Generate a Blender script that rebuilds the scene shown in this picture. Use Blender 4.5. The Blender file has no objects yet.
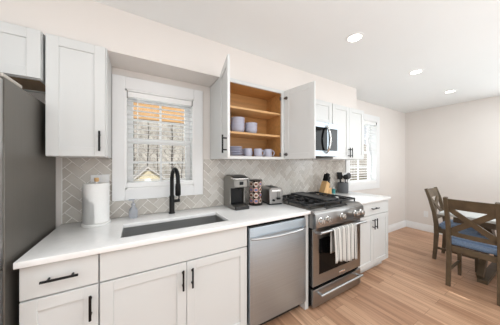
import bpy, bmesh, math, random
from mathutils import Vector, Matrix
random.seed(7)
PI = math.pi
SC = bpy.context.scene
COL = SC.collection

# ------------------------------------------------------------------ camera, world, sun, big lights, exposure
cam_d = bpy.data.cameras.new('camera'); cam = bpy.data.objects.new('camera', cam_d); COL.objects.link(cam)
cam_d.sensor_width = 36; cam_d.lens = 194.3762 / 500 * 36
cam_d.shift_x = -0.0008; cam_d.shift_y = 0.0020
cam_d.clip_start = 0.02; cam_d.clip_end = 300
cam.location = (0.4644, -1.9087, 1.3501)
cam.rotation_euler = (PI / 2, 0, -0.5326)
SC.camera = cam

SC.view_settings.view_transform = 'Standard'
SC.view_settings.look = 'None'
SC.view_settings.gamma = 1
SC.view_settings.use_curve_mapping = False
SC.view_settings.exposure = -0.10

W = bpy.data.worlds.new('world'); SC.world = W; W.use_nodes = True
wn = W.node_tree.nodes; wl = W.node_tree.links
sky = wn.new('ShaderNodeTexSky'); sky.sky_type = 'HOSEK_WILKIE'; sky.turbidity = 4; sky.ground_albedo = .4
sky.sun_direction = (0.05, -0.85, 0.53)
hs = wn.new('ShaderNodeHueSaturation'); hs.inputs['Saturation'].default_value = .2
wl.new(sky.outputs[0], hs.inputs['Color']); wl.new(hs.outputs[0], wn['Background'].inputs['Color'])
wn['Background'].inputs['Strength'].default_value = 4.6

def light(name, kind, loc, rot, energy, color=(1, 1, 1), **k):
    d = bpy.data.lights.new(name, kind); o = bpy.data.objects.new(name, d); COL.objects.link(o)
    d.energy = energy; d.color = color; o.location = loc; o.rotation_euler = rot
    for a, b in k.items(): setattr(d, a, b)
    return o
light('sun', 'SUN', (0, -6, 6), (math.radians(58), 0, math.radians(-5)), 5.0, (1, .985, .96), angle=.003)
# added unseen fills behind, right and left of frame; daylight at both kitchen windows
COOL = (.90, .965, 1)
light('patio_fill', 'AREA', (2.0, -4.25, 1.15), (PI / 2, 0, 0), 26, COOL, shape='RECTANGLE', size=5.4, size_y=2.0)  # wide fill light added behind the camera, in front of the shut doors
light('dining_fill', 'AREA', (5.40, -2.4, 1.6), (PI / 2 - .35, 0, PI / 2 - .25), 48, COOL, shape='RECTANGLE', size=1.6, size_y=1.5)  # fill light added beyond the frame, no window in that wall
light('left_fill', 'AREA', (-1.55, -2.6, 1.5), (PI / 2, 0, -PI / 2), 16, COOL, shape='RECTANGLE', size=1.6, size_y=1.6)  # fill light added by the left wall to lift the open cabinet door
light('window_daylight', 'AREA', (3.86, 0.42, 1.5), (-PI / 2 - .35, 0, 0), 14, COOL, shape='RECTANGLE', size=0.9, size_y=1.2)
light('sink_window_daylight', 'AREA', (0.667, 0.42, 1.75), (-PI / 2 + .35, 0, 0), 4, COOL, shape='RECTANGLE', size=0.7, size_y=0.9)
light('ceiling_fill', 'AREA', (2.1, -2.0, 2.42), (0, 0, 0), 46, COOL, shape='RECTANGLE', size=6.0, size_y=1.3)
light('room_fill', 'AREA', (1.4, -3.5, 2.15), (math.radians(55), 0, 0), 6, COOL, shape='RECTANGLE', size=5.0, size_y=.8)
light('ceiling_wash', 'AREA', (1.8, -2.6, 1.0), (PI, 0, 0), 37, COOL, shape='RECTANGLE', size=4.4, size_y=2.4)

# ------------------------------------------------------------------ materials
def S(r, g, b):
    f = lambda c: c / 12.92 if c <= .04045 else ((c + .055) / 1.055) ** 2.4
    return (f(r / 255), f(g / 255), f(b / 255), 1)

def mat(name, col, rough=.5, metal=0, spec=.5, var=0, scale=(8, 8, 8), bump=0, bscale=None, coat=0, detail=4, emis=None, estr=0, trans=0):
    m = bpy.data.materials.new(name); m.use_nodes = True
    n = m.node_tree.nodes; l = m.node_tree.links; p = n['Principled BSDF']
    p.inputs['Base Color'].default_value = col; p.inputs['Roughness'].default_value = rough
    p.inputs['Metallic'].default_value = metal; p.inputs['Specular IOR Level'].default_value = spec
    p.inputs['Coat Weight'].default_value = coat
    if trans: p.inputs['Transmission Weight'].default_value = trans
    if emis: p.inputs['Emission Color'].default_value = emis; p.inputs['Emission Strength'].default_value = estr
    tc = n.new('ShaderNodeTexCoord'); mp = n.new('ShaderNodeMapping'); l.new(tc.outputs['Object'], mp.inputs['Vector'])
    mp.inputs['Scale'].default_value = scale
    nz = n.new('ShaderNodeTexNoise'); nz.inputs['Scale'].default_value = 1; nz.inputs['Detail'].default_value = detail
    l.new(mp.outputs[0], nz.inputs['Vector'])
    if var:
        r = n.new('ShaderNodeValToRGB')
        e = r.color_ramp.elements; e[0].position = .3; e[1].position = .7
        e[0].color = tuple(c * (1 - var) for c in col[:3]) + (1,); e[1].color = tuple(min(1, c * (1 + var)) for c in col[:3]) + (1,)
        l.new(nz.outputs['Fac'], r.inputs[0]); l.new(r.outputs[0], p.inputs['Base Color'])
    if bump:
        b = n.new('ShaderNodeBump'); b.inputs['Strength'].default_value = bump; b.inputs['Distance'].default_value = .002
        l.new(nz.outputs['Fac'], b.inputs['Height']); l.new(b.outputs[0], p.inputs['Normal'])
    return m

def slat_mat():
    m = mat('thin_blind_slat', S(250, 250, 249), .5); n = m.node_tree.nodes; l = m.node_tree.links
    o = n['Material Output']; mx = n.new('ShaderNodeMixShader'); mx.inputs[0].default_value = .6; t = n.new('ShaderNodeBsdfTranslucent'); t.inputs[0].default_value = (.95, .95, .95, 1)
    l.new(n['Principled BSDF'].outputs[0], mx.inputs[1]); l.new(t.outputs[0], mx.inputs[2]); l.new(mx.outputs[0], o.inputs[0]); return m
M = {}
M['wall'] = mat('wall_paint', S(232, 226, 221), .75, var=.01, scale=(3, 3, 3), bump=.03)
M['ceil'] = mat('ceiling_paint', S(240, 242, 242), .85, var=.008, scale=(2, 2, 2), bump=.03)
M['trim'] = mat('trim_paint', S(240, 240, 240), .4, var=.006)
M['cab'] = mat('cabinet_paint', S(219, 220, 219), .38, var=.006, scale=(3, 3, 3))
M['quartz'] = mat('white_quartz', S(250, 249, 248), .16, var=.02, scale=(30, 30, 30), detail=8)
M['steel'] = mat('brushed_steel', S(188, 189, 190), .34, 1, var=.05, scale=(3, 3, 220), bump=.05)
M['steel_h'] = mat('brushed_steel_horizontal', S(184, 195, 204), .42, 1, var=.06, scale=(2, 2, 260), bump=.04)
M['steel_v'] = mat('brushed_steel_vertical', S(196, 193, 190), .36, 1, var=.05, scale=(200, 200, 2), bump=.04)
M['toaster_steel'] = mat('toaster_steel', S(150, 148, 146), .3, 1, var=.05, scale=(2, 2, 200))
M['steel_range'] = mat('range_steel', S(158, 157, 156), .28, 1, var=.06, scale=(2, 2, 260), bump=.04)
M['steel_dark'] = mat('dark_steel', S(120, 117, 113), .42, .85, var=.05, scale=(160, 160, 2))
M['sinksteel'] = mat('sink_steel', S(196, 196, 195), .5, .72, var=.05, scale=(4, 120, 120))
M['chrome'] = mat('polished_metal', S(225, 224, 222), .12, 1)
M['hinge'] = mat('hinge_metal', S(120, 118, 115), .3, 1)
M['black'] = mat('matte_black', S(11, 11, 12), .42, spec=.3, var=.1)
M['blackgloss'] = mat('gloss_black', S(12, 12, 13), .12, spec=.2)
M['iron'] = mat('cast_iron', S(38, 38, 40), .55, var=.15, scale=(60, 60, 60), bump=.15)
M['griddle'] = mat('griddle_plate', S(70, 71, 73), .5, .3, var=.08, scale=(40, 40, 40))
M['toe'] = mat('toe_kick_dark', S(40, 38, 36), .7)
M['glass_oven'] = mat('oven_glass', S(12, 12, 13), .06, spec=.12)
M['maple'] = mat('maple_interior', S(198, 148, 92), .45, var=.12, scale=(2.5, 30, 30), bump=.02)
M['mapleedge'] = mat('maple_edge', S(218, 172, 118), .45, var=.08, scale=(2.5, 30, 30))
M['under'] = mat('cabinet_underside', S(176, 150, 120), .6, var=.1, scale=(3, 40, 40))
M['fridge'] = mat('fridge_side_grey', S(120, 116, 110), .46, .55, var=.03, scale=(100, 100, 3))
M['fridgedoor'] = mat('fridge_door_steel', S(206, 205, 203), .3, .9, var=.03, scale=(150, 150, 2))
M['hingecov'] = mat('hinge_cover_plastic', S(196, 190, 182), .5)
M['grout'] = mat('grout', S(246, 244, 240), .85)
M['tileA'] = mat('tile_grey_a', S(197, 191, 183), .2, spec=.7, var=.05, scale=(14, 14, 14))
M['tileB'] = mat('tile_grey_b', S(208, 203, 196), .2, spec=.7, var=.05, scale=(14, 14, 14))
M['tileC'] = mat('tile_grey_c', S(188, 181, 173), .2, spec=.7, var=.05, scale=(14, 14, 14))
M['paper'] = mat('paper_towel', S(244, 243, 241), .9, var=.02, scale=(120, 120, 120), bump=.25)
M['whiteplastic'] = mat('white_plastic', S(238, 237, 235), .35)
M['lightwood'] = mat('light_wood', S(206, 164, 112), .5, var=.12, scale=(6, 60, 8))
M['blockwood'] = mat('knife_block_wood', S(214, 172, 118), .45, var=.12, scale=(60, 60, 6))
M['keur'] = mat('coffee_maker_silver', S(140, 138, 134), .35, .7, var=.04, scale=(120, 120, 3))
M['keurd'] = mat('coffee_maker_charcoal', S(48, 47, 47), .3, var=.05)
M['tank'] = mat('water_tank_smoke', S(120, 116, 112), .15, .1, var=.04)
M['crock'] = mat('grey_stoneware', S(84, 86, 89), .6, var=.08, scale=(40, 40, 40))
M['utgrey'] = mat('grey_nylon', S(70, 71, 74), .45)
M['dish'] = mat('lavender_stoneware', S(188, 190, 208), .35, var=.02)
M['dishr'] = mat('lavender_rim', S(166, 168, 190), .35)
M['chairwood'] = mat('weathered_oak', S(92, 77, 58), .5, var=.22, scale=(14, 14, 14), bump=.08, detail=6)
M['tabletop'] = mat('pale_tabletop', S(196, 198, 196), .14, var=.04, scale=(3, 14, 3))
M['blue'] = mat('blue_fabric', S(128, 150, 180), .85, var=.16, scale=(160, 160, 160), bump=.3)
M['slat'] = mat('blind_slat', S(250, 250, 249), .5); M['slat_thin'] = slat_mat()
M['sash'] = mat('window_vinyl', S(244, 244, 243), .35)
M['lamp'] = mat('lamp_diffuser', S(255, 252, 245), .5, emis=(1, .96, .88, 1), estr=9)
M['label'] = mat('soap_liquid', S(214, 218, 226), .12, trans=.6)
M['teal'] = mat('teal_plastic', S(70, 150, 150), .4)
M['podwhite'] = mat('pod_lid_cream', S(232, 214, 200), .3, var=.05)
M['podpink'] = mat('pod_lid_rose', S(206, 142, 126), .3, var=.05)
M['podblue'] = mat('pod_lid_blue', S(96, 112, 150), .3)
M['podbrown'] = mat('pod_print_brown', S(108, 66, 48), .4)
M['carousel'] = mat('carousel_metal', S(52, 46, 44), .3, .7)
M['bark'] = mat('bark', S(56, 48, 42), .9, var=.25, scale=(6, 6, 2))
M['leaflitter'] = mat('leaf_litter', S(120, 108, 84), .95, var=.2, scale=(1, 1, 1), detail=8)
M['woods'] = mat('wooded_hill', S(150, 145, 136), .95, var=.35, scale=(1.6, .3, .35), detail=10)
M['siding'] = mat('cream_siding', S(184, 174, 146), .7, var=.04)
M['roof'] = mat('pale_roof', S(176, 172, 166), .8, var=.08)
M['evergreen'] = mat('evergreen_foliage', S(112, 116, 88), .9, var=.3, scale=(3, 3, 3))
M['porch'] = mat('pine_boards', S(176, 134, 80), .6, var=.16, scale=(1.5, 30, 30))
M['socket'] = mat('socket_dark', S(90, 88, 85), .5)

def glass_mat():
    m = bpy.data.materials.new('window_glass'); m.use_nodes = True
    n = m.node_tree.nodes; l = m.node_tree.links; n.clear()
    o = n.new('ShaderNodeOutputMaterial'); mx = n.new('ShaderNodeMixShader'); t = n.new('ShaderNodeBsdfTransparent')
    g = n.new('ShaderNodeBsdfGlossy'); g.inputs['Roughness'].default_value = .02
    lw = n.new('ShaderNodeLayerWeight'); pw = n.new('ShaderNodeMath'); pw.operation = 'POWER'; pw.inputs[1].default_value = 5; l.new(lw.outputs['Facing'], pw.inputs[0])
    fr = n.new('ShaderNodeMath'); fr.operation = 'MULTIPLY_ADD'; fr.inputs[1].default_value = .8; fr.inputs[2].default_value = .025; l.new(pw.outputs[0], fr.inputs[0])
    l.new(fr.outputs[0], mx.inputs[0]); l.new(t.outputs[0], mx.inputs[1]); l.new(g.outputs[0], mx.inputs[2]); l.new(mx.outputs[0], o.inputs[0])
    return m
M['glass'] = glass_mat()

def floor_mat():
    m = bpy.data.materials.new('oak_planks'); m.use_nodes = True
    n = m.node_tree.nodes; l = m.node_tree.links; p = n['Principled BSDF']
    tc = n.new('ShaderNodeTexCoord'); mp = n.new('ShaderNodeMapping')
    mp.inputs['Rotation'].default_value = (0, 0, PI / 2)
    l.new(tc.outputs['Object'], mp.inputs['Vector'])
    br = n.new('ShaderNodeTexBrick'); br.offset = .37
    br.inputs['Scale'].default_value = 1; br.inputs['Brick Width'].default_value = 1.2; br.inputs['Row Height'].default_value = .128
    br.inputs['Mortar Size'].default_value = .0012; br.inputs['Mortar Smooth'].default_value = .2; br.inputs['Bias'].default_value = 0
    br.inputs['Color1'].default_value = (0, 0, 0, 1); br.inputs['Color2'].default_value = (1, 1, 1, 1); br.inputs['Mortar'].default_value = (.5, .5, .5, 1)
    l.new(mp.outputs[0], br.inputs['Vector'])
    cr = n.new('ShaderNodeValToRGB'); e = cr.color_ramp.elements
    e[0].color = S(176, 136, 108); e[1].color = S(210, 172, 142); e.new(.5).color = S(195, 155, 126)
    l.new(br.outputs['Color'], cr.inputs[0])
    mp2 = n.new('ShaderNodeMapping'); mp2.inputs['Scale'].default_value = (30, 1.6, 1)
    l.new(tc.outputs['Object'], mp2.inputs['Vector'])
    addv = n.new('ShaderNodeVectorMath'); addv.operation = 'ADD'
    sc = n.new('ShaderNodeVectorMath'); sc.operation = 'SCALE'; sc.inputs['Scale'].default_value = 7
    l.new(br.outputs['Color'], sc.inputs[0]); l.new(mp2.outputs[0], addv.inputs[0]); l.new(sc.outputs[0], addv.inputs[1])
    nz = n.new('ShaderNodeTexNoise'); nz.inputs['Scale'].default_value = 1; nz.inputs['Detail'].default_value = 7; nz.inputs['Distortion'].default_value = .8
    l.new(addv.outputs[0], nz.inputs['Vector'])
    gr = n.new('ShaderNodeValToRGB'); g = gr.color_ramp.elements
    g[0].position = .28; g[0].color = (.58, .50, .45, 1); g[1].position = .62; g[1].color = (1.08, 1.06, 1.04, 1)
    l.new(nz.outputs['Fac'], gr.inputs[0])
    mx = n.new('ShaderNodeMix'); mx.data_type = 'RGBA'; mx.blend_type = 'MULTIPLY'; mx.inputs[0].default_value = .8
    l.new(cr.outputs[0], mx.inputs[6]); l.new(gr.outputs[0], mx.inputs[7])
    mo = n.new('ShaderNodeMix'); mo.data_type = 'RGBA'; mo.inputs[7].default_value = S(120, 86, 62)
    l.new(br.outputs['Fac'], mo.inputs[0]); l.new(mx.outputs[2], mo.inputs[6])
    l.new(mo.outputs[2], p.inputs['Base Color'])
    p.inputs['Roughness'].default_value = .42
    b = n.new('ShaderNodeBump'); b.inputs['Strength'].default_value = .12; b.inputs['Distance'].default_value = .002
    l.new(nz.outputs['Fac'], b.inputs['Height']); l.new(b.outputs[0], p.inputs['Normal'])
    return m
M['floor'] = floor_mat()

def towel_mat():
    m = bpy.data.materials.new('striped_linen'); m.use_nodes = True
    n = m.node_tree.nodes; l = m.node_tree.links; p = n['Principled BSDF']
    uv = n.new('ShaderNodeUVMap'); uv.uv_map = 'UVMap'
    sep = n.new('ShaderNodeSeparateXYZ'); l.new(uv.outputs[0], sep.inputs[0])
    ml = n.new('ShaderNodeMath'); ml.operation = 'MULTIPLY'; ml.inputs[1].default_value = 5
    fr = n.new('ShaderNodeMath'); fr.operation = 'FRACT'
    l.new(sep.outputs[0], ml.inputs[0]); l.new(ml.outputs[0], fr.inputs[0])
    r = n.new('ShaderNodeValToRGB'); r.color_ramp.interpolation = 'CONSTANT'
    e = r.color_ramp.elements; wht = S(214, 212, 208); gry = S(112, 110, 108)
    e[0].position = 0; e[0].color = wht; e[1].position = .30; e[1].color = gry
    for pos, c in ((.42, wht), (.56, gry), (.68, wht), (.82, gry), (.92, wht)): e.new(pos).color = c
    l.new(fr.outputs[0], r.inputs[0]); l.new(r.outputs[0], p.inputs['Base Color']); p.inputs['Roughness'].default_value = .95
    return m
M['towel'] = towel_mat()

# ------------------------------------------------------------------ mesh builder
class MB:
    def __init__(s): s.bm = bmesh.new()
    def _tag(s, f0, mi):
        if mi:
            for f in s.bm.faces[f0:]: f.material_index = mi
    def box(s, x0, x1, y0, y1, z0, z1, bev=0, seg=1, mi=0, mtx=None):
        s.bm.faces.ensure_lookup_table(); f0 = len(s.bm.faces)
        t = bmesh.new()
        vs = [t.verts.new((x, y, z)) for x in (x0, x1) for y in (y0, y1) for z in (z0, z1)]
        for q in ((0, 1, 3, 2), (4, 6, 7, 5), (0, 4, 5, 1), (2, 3, 7, 6), (0, 2, 6, 4), (1, 5, 7, 3)): t.faces.new([vs[i] for i in q])
        if bev: bmesh.ops.bevel(t, geom=list(t.edges), offset=bev, segments=seg, profile=.5, affect='EDGES')
        s.merge(t, mi, mtx); return s
    def merge(s, t, mi=0, mtx=None):
        if mtx is not None: bmesh.ops.transform(t, matrix=mtx, verts=t.verts)
        bmesh.ops.recalc_face_normals(t, faces=t.faces)
        mp = {}
        for v in t.verts: mp[v] = s.bm.verts.new(v.co)
        for f in t.faces:
            nf = s.bm.faces.new([mp[v] for v in f.verts]); nf.material_index = mi
        t.free()
    def prism(s, pts, axis, a, b, bev=0, mi=0, mtx=None):
        """2D outline extruded along axis from a to b. axis x: pts (y,z); y: (x,z); z: (x,y)."""
        t = bmesh.new()
        def P(u, v, w): return {'x': (w, u, v), 'y': (u, w, v), 'z': (u, v, w)}[axis]
        A = [t.verts.new(P(u, v, a)) for u, v in pts]; B = [t.verts.new(P(u, v, b)) for u, v in pts]
        t.faces.new(A); t.faces.new(B[::-1]); n = len(pts)
        for i in range(n): t.faces.new((A[i], B[i], B[(i + 1) % n], A[(i + 1) % n]))
        if bev: bmesh.ops.bevel(t, geom=list(t.edges), offset=bev, segments=1, affect='EDGES')
        s.merge(t, mi, mtx); return s
    def lathe(s, prof, c=(0, 0, 0), n=28, mi=0, mtx=None):
        t = bmesh.new(); rings = []
        for r, z in prof:
            if r < 1e-6: rings.append([t.verts.new((c[0], c[1], c[2] + z))])
            else: rings.append([t.verts.new((c[0] + r * math.cos(2 * PI * i / n), c[1] + r * math.sin(2 * PI * i / n), c[2] + z)) for i in range(n)])
        for A, B in zip(rings, rings[1:]):
            if len(A) == 1 and len(B) == 1: continue
            for i in range(n):
                j = (i + 1) % n
                if len(A) == 1: t.faces.new((A[0], B[i], B[j]))
                elif len(B) == 1: t.faces.new((A[i], B[0], A[j]))
                else: t.faces.new((A[i], B[i], B[j], A[j]))
        s.merge(t, mi, mtx); return s
    def tube(s, pts, r, n=10, mi=0, mtx=None, flat=1.0):
        pts = [Vector(p) for p in pts]; t = bmesh.new(); rings = []
        rr = r if isinstance(r, (list, tuple)) else [r] * len(pts)
        up = None
        for i, p in enumerate(pts):
            d = (pts[min(i + 1, len(pts) - 1)] - pts[max(i - 1, 0)]).normalized()
            if up is None: up = Vector((0, 0, 1)) if abs(d.z) < .9 else Vector((0, 1, 0))
            a = d.cross(up)
            if a.length < 1e-4: a = d.cross(Vector((1, 0, 0)))
            a.normalize(); b = a.cross(d).normalized(); up = b
            rings.append([t.verts.new(p + rr[i] * (a * math.cos(2 * PI * k / n) + b * flat * math.sin(2 * PI * k / n))) for k in range(n)])
        for A, B in zip(rings, rings[1:]):
            for i in range(n): t.faces.new((A[i], A[(i + 1) % n], B[(i + 1) % n], B[i]))
        t.faces.new(rings[0][::-1]); t.faces.new(rings[-1])
        s.merge(t, mi, mtx); return s
    def cyl(s, p0, p1, r, n=20, mi=0, r1=None, mtx=None): return s.tube([p0, p1], [r, r if r1 is None else r1], n, mi, mtx)
    def sweep(s, path, w, d, side=(1, 0, 0), mi=0):
        """rectangular bar w (along side) by d following path"""
        path = [Vector(p) for p in path]; sd = Vector(side).normalized(); t = bmesh.new(); rings = []
        for i, p in enumerate(path):
            tg = (path[min(i + 1, len(path) - 1)] - path[max(i - 1, 0)]).normalized(); nn = tg.cross(sd).normalized()
            ww = w[i] if isinstance(w, (list, tuple)) else w; dd = d[i] if isinstance(d, (list, tuple)) else d
            rings.append([t.verts.new(p + sd * a * ww / 2 + nn * b * dd / 2) for a, b in ((-1, -1), (1, -1), (1, 1), (-1, 1))])
        for A, B in zip(rings, rings[1:]):
            for i in range(4): t.faces.new((A[i], A[(i + 1) % 4], B[(i + 1) % 4], B[i]))
        t.faces.new(rings[0][::-1]); t.faces.new(rings[-1])
        bmesh.ops.bevel(t, geom=[e for e in t.edges], offset=.003, segments=1, affect='EDGES')
        s.merge(t, mi); return s
    def build(s, name, mats, parent=None, world=True, ang=38):
        me = bpy.data.meshes.new(name)
        if parent is not None and world:
            off = Vector((0, 0, 0)); q = parent
            while q is not None: off += q.location; q = q.parent
            bmesh.ops.translate(s.bm, verts=s.bm.verts, vec=-off)
        s.bm.to_mesh(me); s.bm.free()
        for m in (mats if isinstance(mats, (list, tuple)) else [mats]): me.materials.append(m)
        me.polygons.foreach_set('use_smooth', [True] * len(me.polygons)); me.set_sharp_from_angle(angle=math.radians(ang))
        o = bpy.data.objects.new(name, me); COL.objects.link(o)
        if parent is not None: o.parent = parent
        return o

def tag(o, label=None, cat=None, group=None, kind=None):
    for k, v in (('label', label), ('category', cat), ('group', group), ('kind', kind)):
        if v: o[k] = v
    return o
def thing(name, label, cat, loc=(0, 0, 0), rz=0, group=None):
    o = bpy.data.objects.new(name, None); COL.objects.link(o); o.empty_display_size = .05
    o.location = loc; o.rotation_euler = (0, 0, rz)
    return tag(o, label, cat, group)
def struct(o): o['kind'] = 'structure'; return o
def copy_tree(o, parent=None):
    c = o.copy(); COL.objects.link(c)
    if parent is not None: c.parent = parent
    for ch in list(o.children): copy_tree(ch, c)
    return c
def rect_minus(x0, x1, z0, z1, holes):
    """split a rectangle with rectangular holes (x0,x1,z0,z1) into boxes"""
    xs = sorted({x0, x1} | {h[0] for h in holes} | {h[1] for h in holes}); zs = sorted({z0, z1} | {h[2] for h in holes} | {h[3] for h in holes})
    out = []
    for a, b in zip(xs, xs[1:]):
        for c, d in zip(zs, zs[1:]):
            mx, mz = (a + b) / 2, (c + d) / 2
            if not any(h[0] < mx < h[1] and h[2] < mz < h[3] for h in holes): out.append((a, b, c, d))
    return out

# ------------------------------------------------------------------ room shell
XL, XR, YF, CH = -1.60, 5.457, -4.40, 2.432
W1 = (0.389, 0.945, 1.137, 1.962)      # kitchen window opening
W2 = (3.440, 4.270, 0.990, 2.110)      # far window opening
struct(MB().box(XL - .1, XR + .1, YF - .1, .16, -.06, 0).build('floor', M['floor']))
struct(MB().box(XL - .1, XR + .1, YF - .1, .16, CH, CH + .1).build('ceiling', M['ceil']))
b = MB()
for x0, x1, z0, z1 in rect_minus(XL - .1, XR + .1, 0, CH, [W1, W2]): b.box(x0, x1, 0, .15, z0, z1)
struct(b.build('wall_back', M['wall']))
struct(MB().box(XR, XR + .1, YF - .1, -.0005, 0, CH).build('wall_right', M['wall']))
struct(MB().box(XL - .1, XL, YF - .1, -.0005, 0, CH).build('wall_left', M['wall']))
DX0, DX1, GAPX = 2.13, 3.93, 3.03       # pair of patio doors behind the camera, unseen, gap shaped to cast the sun streak
b = MB()
for x0, x1, z0, z1 in rect_minus(XL, XR, 0, CH, [(DX0, DX1, 0, 2.12)]): b.box(x0, x1, YF - .1, YF, z0, z1)
struct(b.build('wall_front', M['wall']))
for i, (a, c) in enumerate(((DX0 + .002, GAPX - .012), (GAPX + .012, DX1 - .002))):
    d = MB()
    for x0, x1, z0, z1 in ((a, a + .1, .005, 2.115), (c - .1, c, .005, 2.115), (a + .1, c - .1, .005, .25), (a + .1, c - .1, 1.9, 2.115)): d.box(x0, x1, YF - .07, YF - .03, z0, z1)
    d.box(a + .1, c - .1, YF - .055, YF - .045, .25, 1.9)
    if i: d.box(GAPX - .04, GAPX + .03, YF - .075, YF - .0705, 1.84, 1.95)  # unseen plate added across the gap to interrupt the sun streak
    struct(d.build('door_%d' % (i + 1), M['trim']))
struct(MB().box(XL + .001, 3.213, -.268, -.001, 2.124, CH - .0005).build('wall_soffit', M['wall']))

# baseboards
def baseprof(): return [(0, 0), (.016, 0), (.016, .112), (.010, .124), (.010, .132), (0, .134)]
b = MB().prism([(-u - .0005, v + .0005) for u, v in baseprof()], 'x', 3.352, XR - .017); struct(b.build('baseboard_back', M['trim']))
b = MB().prism([(XR - u - .0005, v + .0005) for u, v in baseprof()], 'y', YF + .01, -.001); struct(b.build('baseboard_right', M['trim']))

# herringbone backsplash
def clip(poly, x0, x1, z0, z1):
    for ax, val, sg in ((0, x0, 1), (0, x1, -1), (1, z0, 1), (1, z1, -1)):
        out = []
        for i in range(len(poly)):
            p, q = poly[i], poly[(i + 1) % len(poly)]; dp, dq = sg * (p[ax] - val), sg * (q[ax] - val)
            if dp >= 0: out.append(p)
            if dp * dq < 0:
                t = dp / (dp - dq); out.append((p[0] + t * (q[0] - p[0]), p[1] + t * (q[1] - p[1])))
        poly = out
        if len(poly) < 3: return None
    ar = abs(sum(poly[i][0] * poly[(i + 1) % len(poly)][1] - poly[(i + 1) % len(poly)][0] * poly[i][1] for i in range(len(poly)))) / 2
    return poly if ar > 2e-6 else None
def herring():
    b = MB(); w, g = .0585, .0021
    regs = [(.006, .2995, .9145, 1.3925), (.2995, 1.047, .9145, 1.0455), (1.047, 3.338, .9145, 1.3925), (1.86, 2.612, 1.3925, 1.43)]
    for x0, x1, z0, z1 in regs: b.box(x0, x1, -.004, -.0006, z0, z1, mi=3)
    rnd = random.Random(3); c = math.sqrt(.5)
    for j in range(-56, 57):
        for k in range(-18, 19):
            for u0, v0, u1, v1 in ((j + 4 * k, j, j + 4 * k + 2, j + 1), (j + 4 * k + 3, j, j + 4 * k + 4, j + 2)):
                u0, u1, v0, v1 = u0 * w + g, u1 * w - g, v0 * w + g, v1 * w - g
                q = [(c * (u - v) + 1.3, c * (u + v) + .95) for u, v in ((u0, v0), (u1, v0), (u1, v1), (u0, v1))]
                mi = rnd.choice((0, 0, 1, 2))
                if max(p[0] for p in q) < 0 or min(p[0] for p in q) > 3.4 or max(p[1] for p in q) < .9 or min(p[1] for p in q) > 1.45: continue
                for r in regs:
                    pl = clip(q, *r)
                    if pl: b.prism(pl, 'y', -.0065, -.003, mi=mi)
    return b.build('wall_backsplash', [M['tileA'], M['tileB'], M['tileC'], M['grout']], ang=20)
struct(herring())
struct(MB().box(.001, .006, -.0085, -.0006, .9145, 1.3925).build('trim_1', M['grout']))

# ------------------------------------------------------------------ windows with blinds
def window(idx, op, cw, muntin):
    x0, x1, z0, z1 = op
    b = MB()
    for a, c, d, e in ((x0 - cw, x0, z0 - .09, z1 + .102), (x1, x1 + cw, z0 - .09, z1 + .102)): b.box(a, c, -.02, -.0008, d, e, .002)
    b.box(x0 - .0005, x1 + .0005, -.02, -.0008, z1 + .0005, z1 + .102, .002).box(x0 - .0005, x1 + .0005, -.02, -.0008, z0 - .09, z0, .002)
    w = struct(b.build('window_%d' % idx, M['trim']))
    t = .012
    j = MB()
    for r in ((x0, x0 + t, z0, z1), (x1 - t, x1, z0, z1), (x0, x1, z0, z0 + t), (x0, x1, z1 - t, z1)): j.box(r[0], r[1], -.018, .149, r[2], r[3])
    j.build('jamb', M['sash'], w)
    zm = (z0 + z1) / 2; f = .045
    for nm, a, c, y in (('upper_sash', zm - .02, z1 - t, .105), ('lower_sash', z0 + t, zm + .02, .072)):
        s = MB(); L, Rr = x0 + t, x1 - t
        for r in ((L, L + f, a, c), (Rr - f, Rr, a, c), (L + f, Rr - f, a, a + f), (L + f, Rr - f, c - f, c)): s.box(r[0], r[1], y, y + .03, r[2], r[3], .002)
        if muntin:
            m = (L + Rr) / 2; h = (a + c) / 2
            s.box(m - .009, m + .009, y + .006, y + .024, a + f, c - f); s.box(L + f, Rr - f, y + .007, y + .023, h - .009, h + .009)
        so = s.build(nm, M['sash'], w)
        MB().box(L + f - .003, Rr - f + .003, y + .013, y + .017, a + f - .003, c - f + .003).build('glass_pane', M['glass'], so)
    return w
window(1, W1, .088, True); window(2, W2, .092, True)

def blind(op, label, tilt, n, zbot):
    x0, x1, z0, z1 = op
    t = thing('window_blind', label, 'blind', ((x0 + x1) / 2, -.01, zbot)); A, B = x0 + .0125, x1 - .0125
    MB().box(A, B, -.012, .034, z1 - .058, z1 - .014, .002).build('headrail', M['slat'], t)
    s = MB(); ztop = z1 - .085; zb = zbot + .060
    for i in range(n):
        z = zb + (ztop - zb) * i / (n - 1)
        s.box(A, B, -.022, .022, -.0012, .0012, mtx=Matrix.Translation((0, .012, z)) @ Matrix.Rotation(tilt, 4, 'X'))
    s.build('slats', M['slat_thin'], t)
    MB().box(A, B, -.020, .042, zbot, zbot + .042, .003).build('bottom_rail', M['slat'], t)
    for f in (.16, .84):
        x = A + (B - A) * f
        for y in (-.0155, .0395): MB().cyl((x, y, zbot + .02), (x, y, z1 - .05), .0011, 6).build('ladder_cord', M['slat'], t)
    MB().cyl((A + .075, -.0215, z1 - .55), (A + .075, -.0215, z1 - .055), .0035, 8).build('tilt_wand', M['whiteplastic'], t)
    for x in (A - .0001, B - .0059): MB().box(x, x + .006, -.0225, .03, z1 - .060, z1 - .0125).build('bracket', M['hinge'], t)
    return t
blind(W1, 'white slatted blind over the kitchen sink window', math.radians(1), 18, W1[2] + .013)
blind(W2, 'white slatted blind on the far window beyond the cabinets', math.radians(5), 24, W2[2] + .013)

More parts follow.
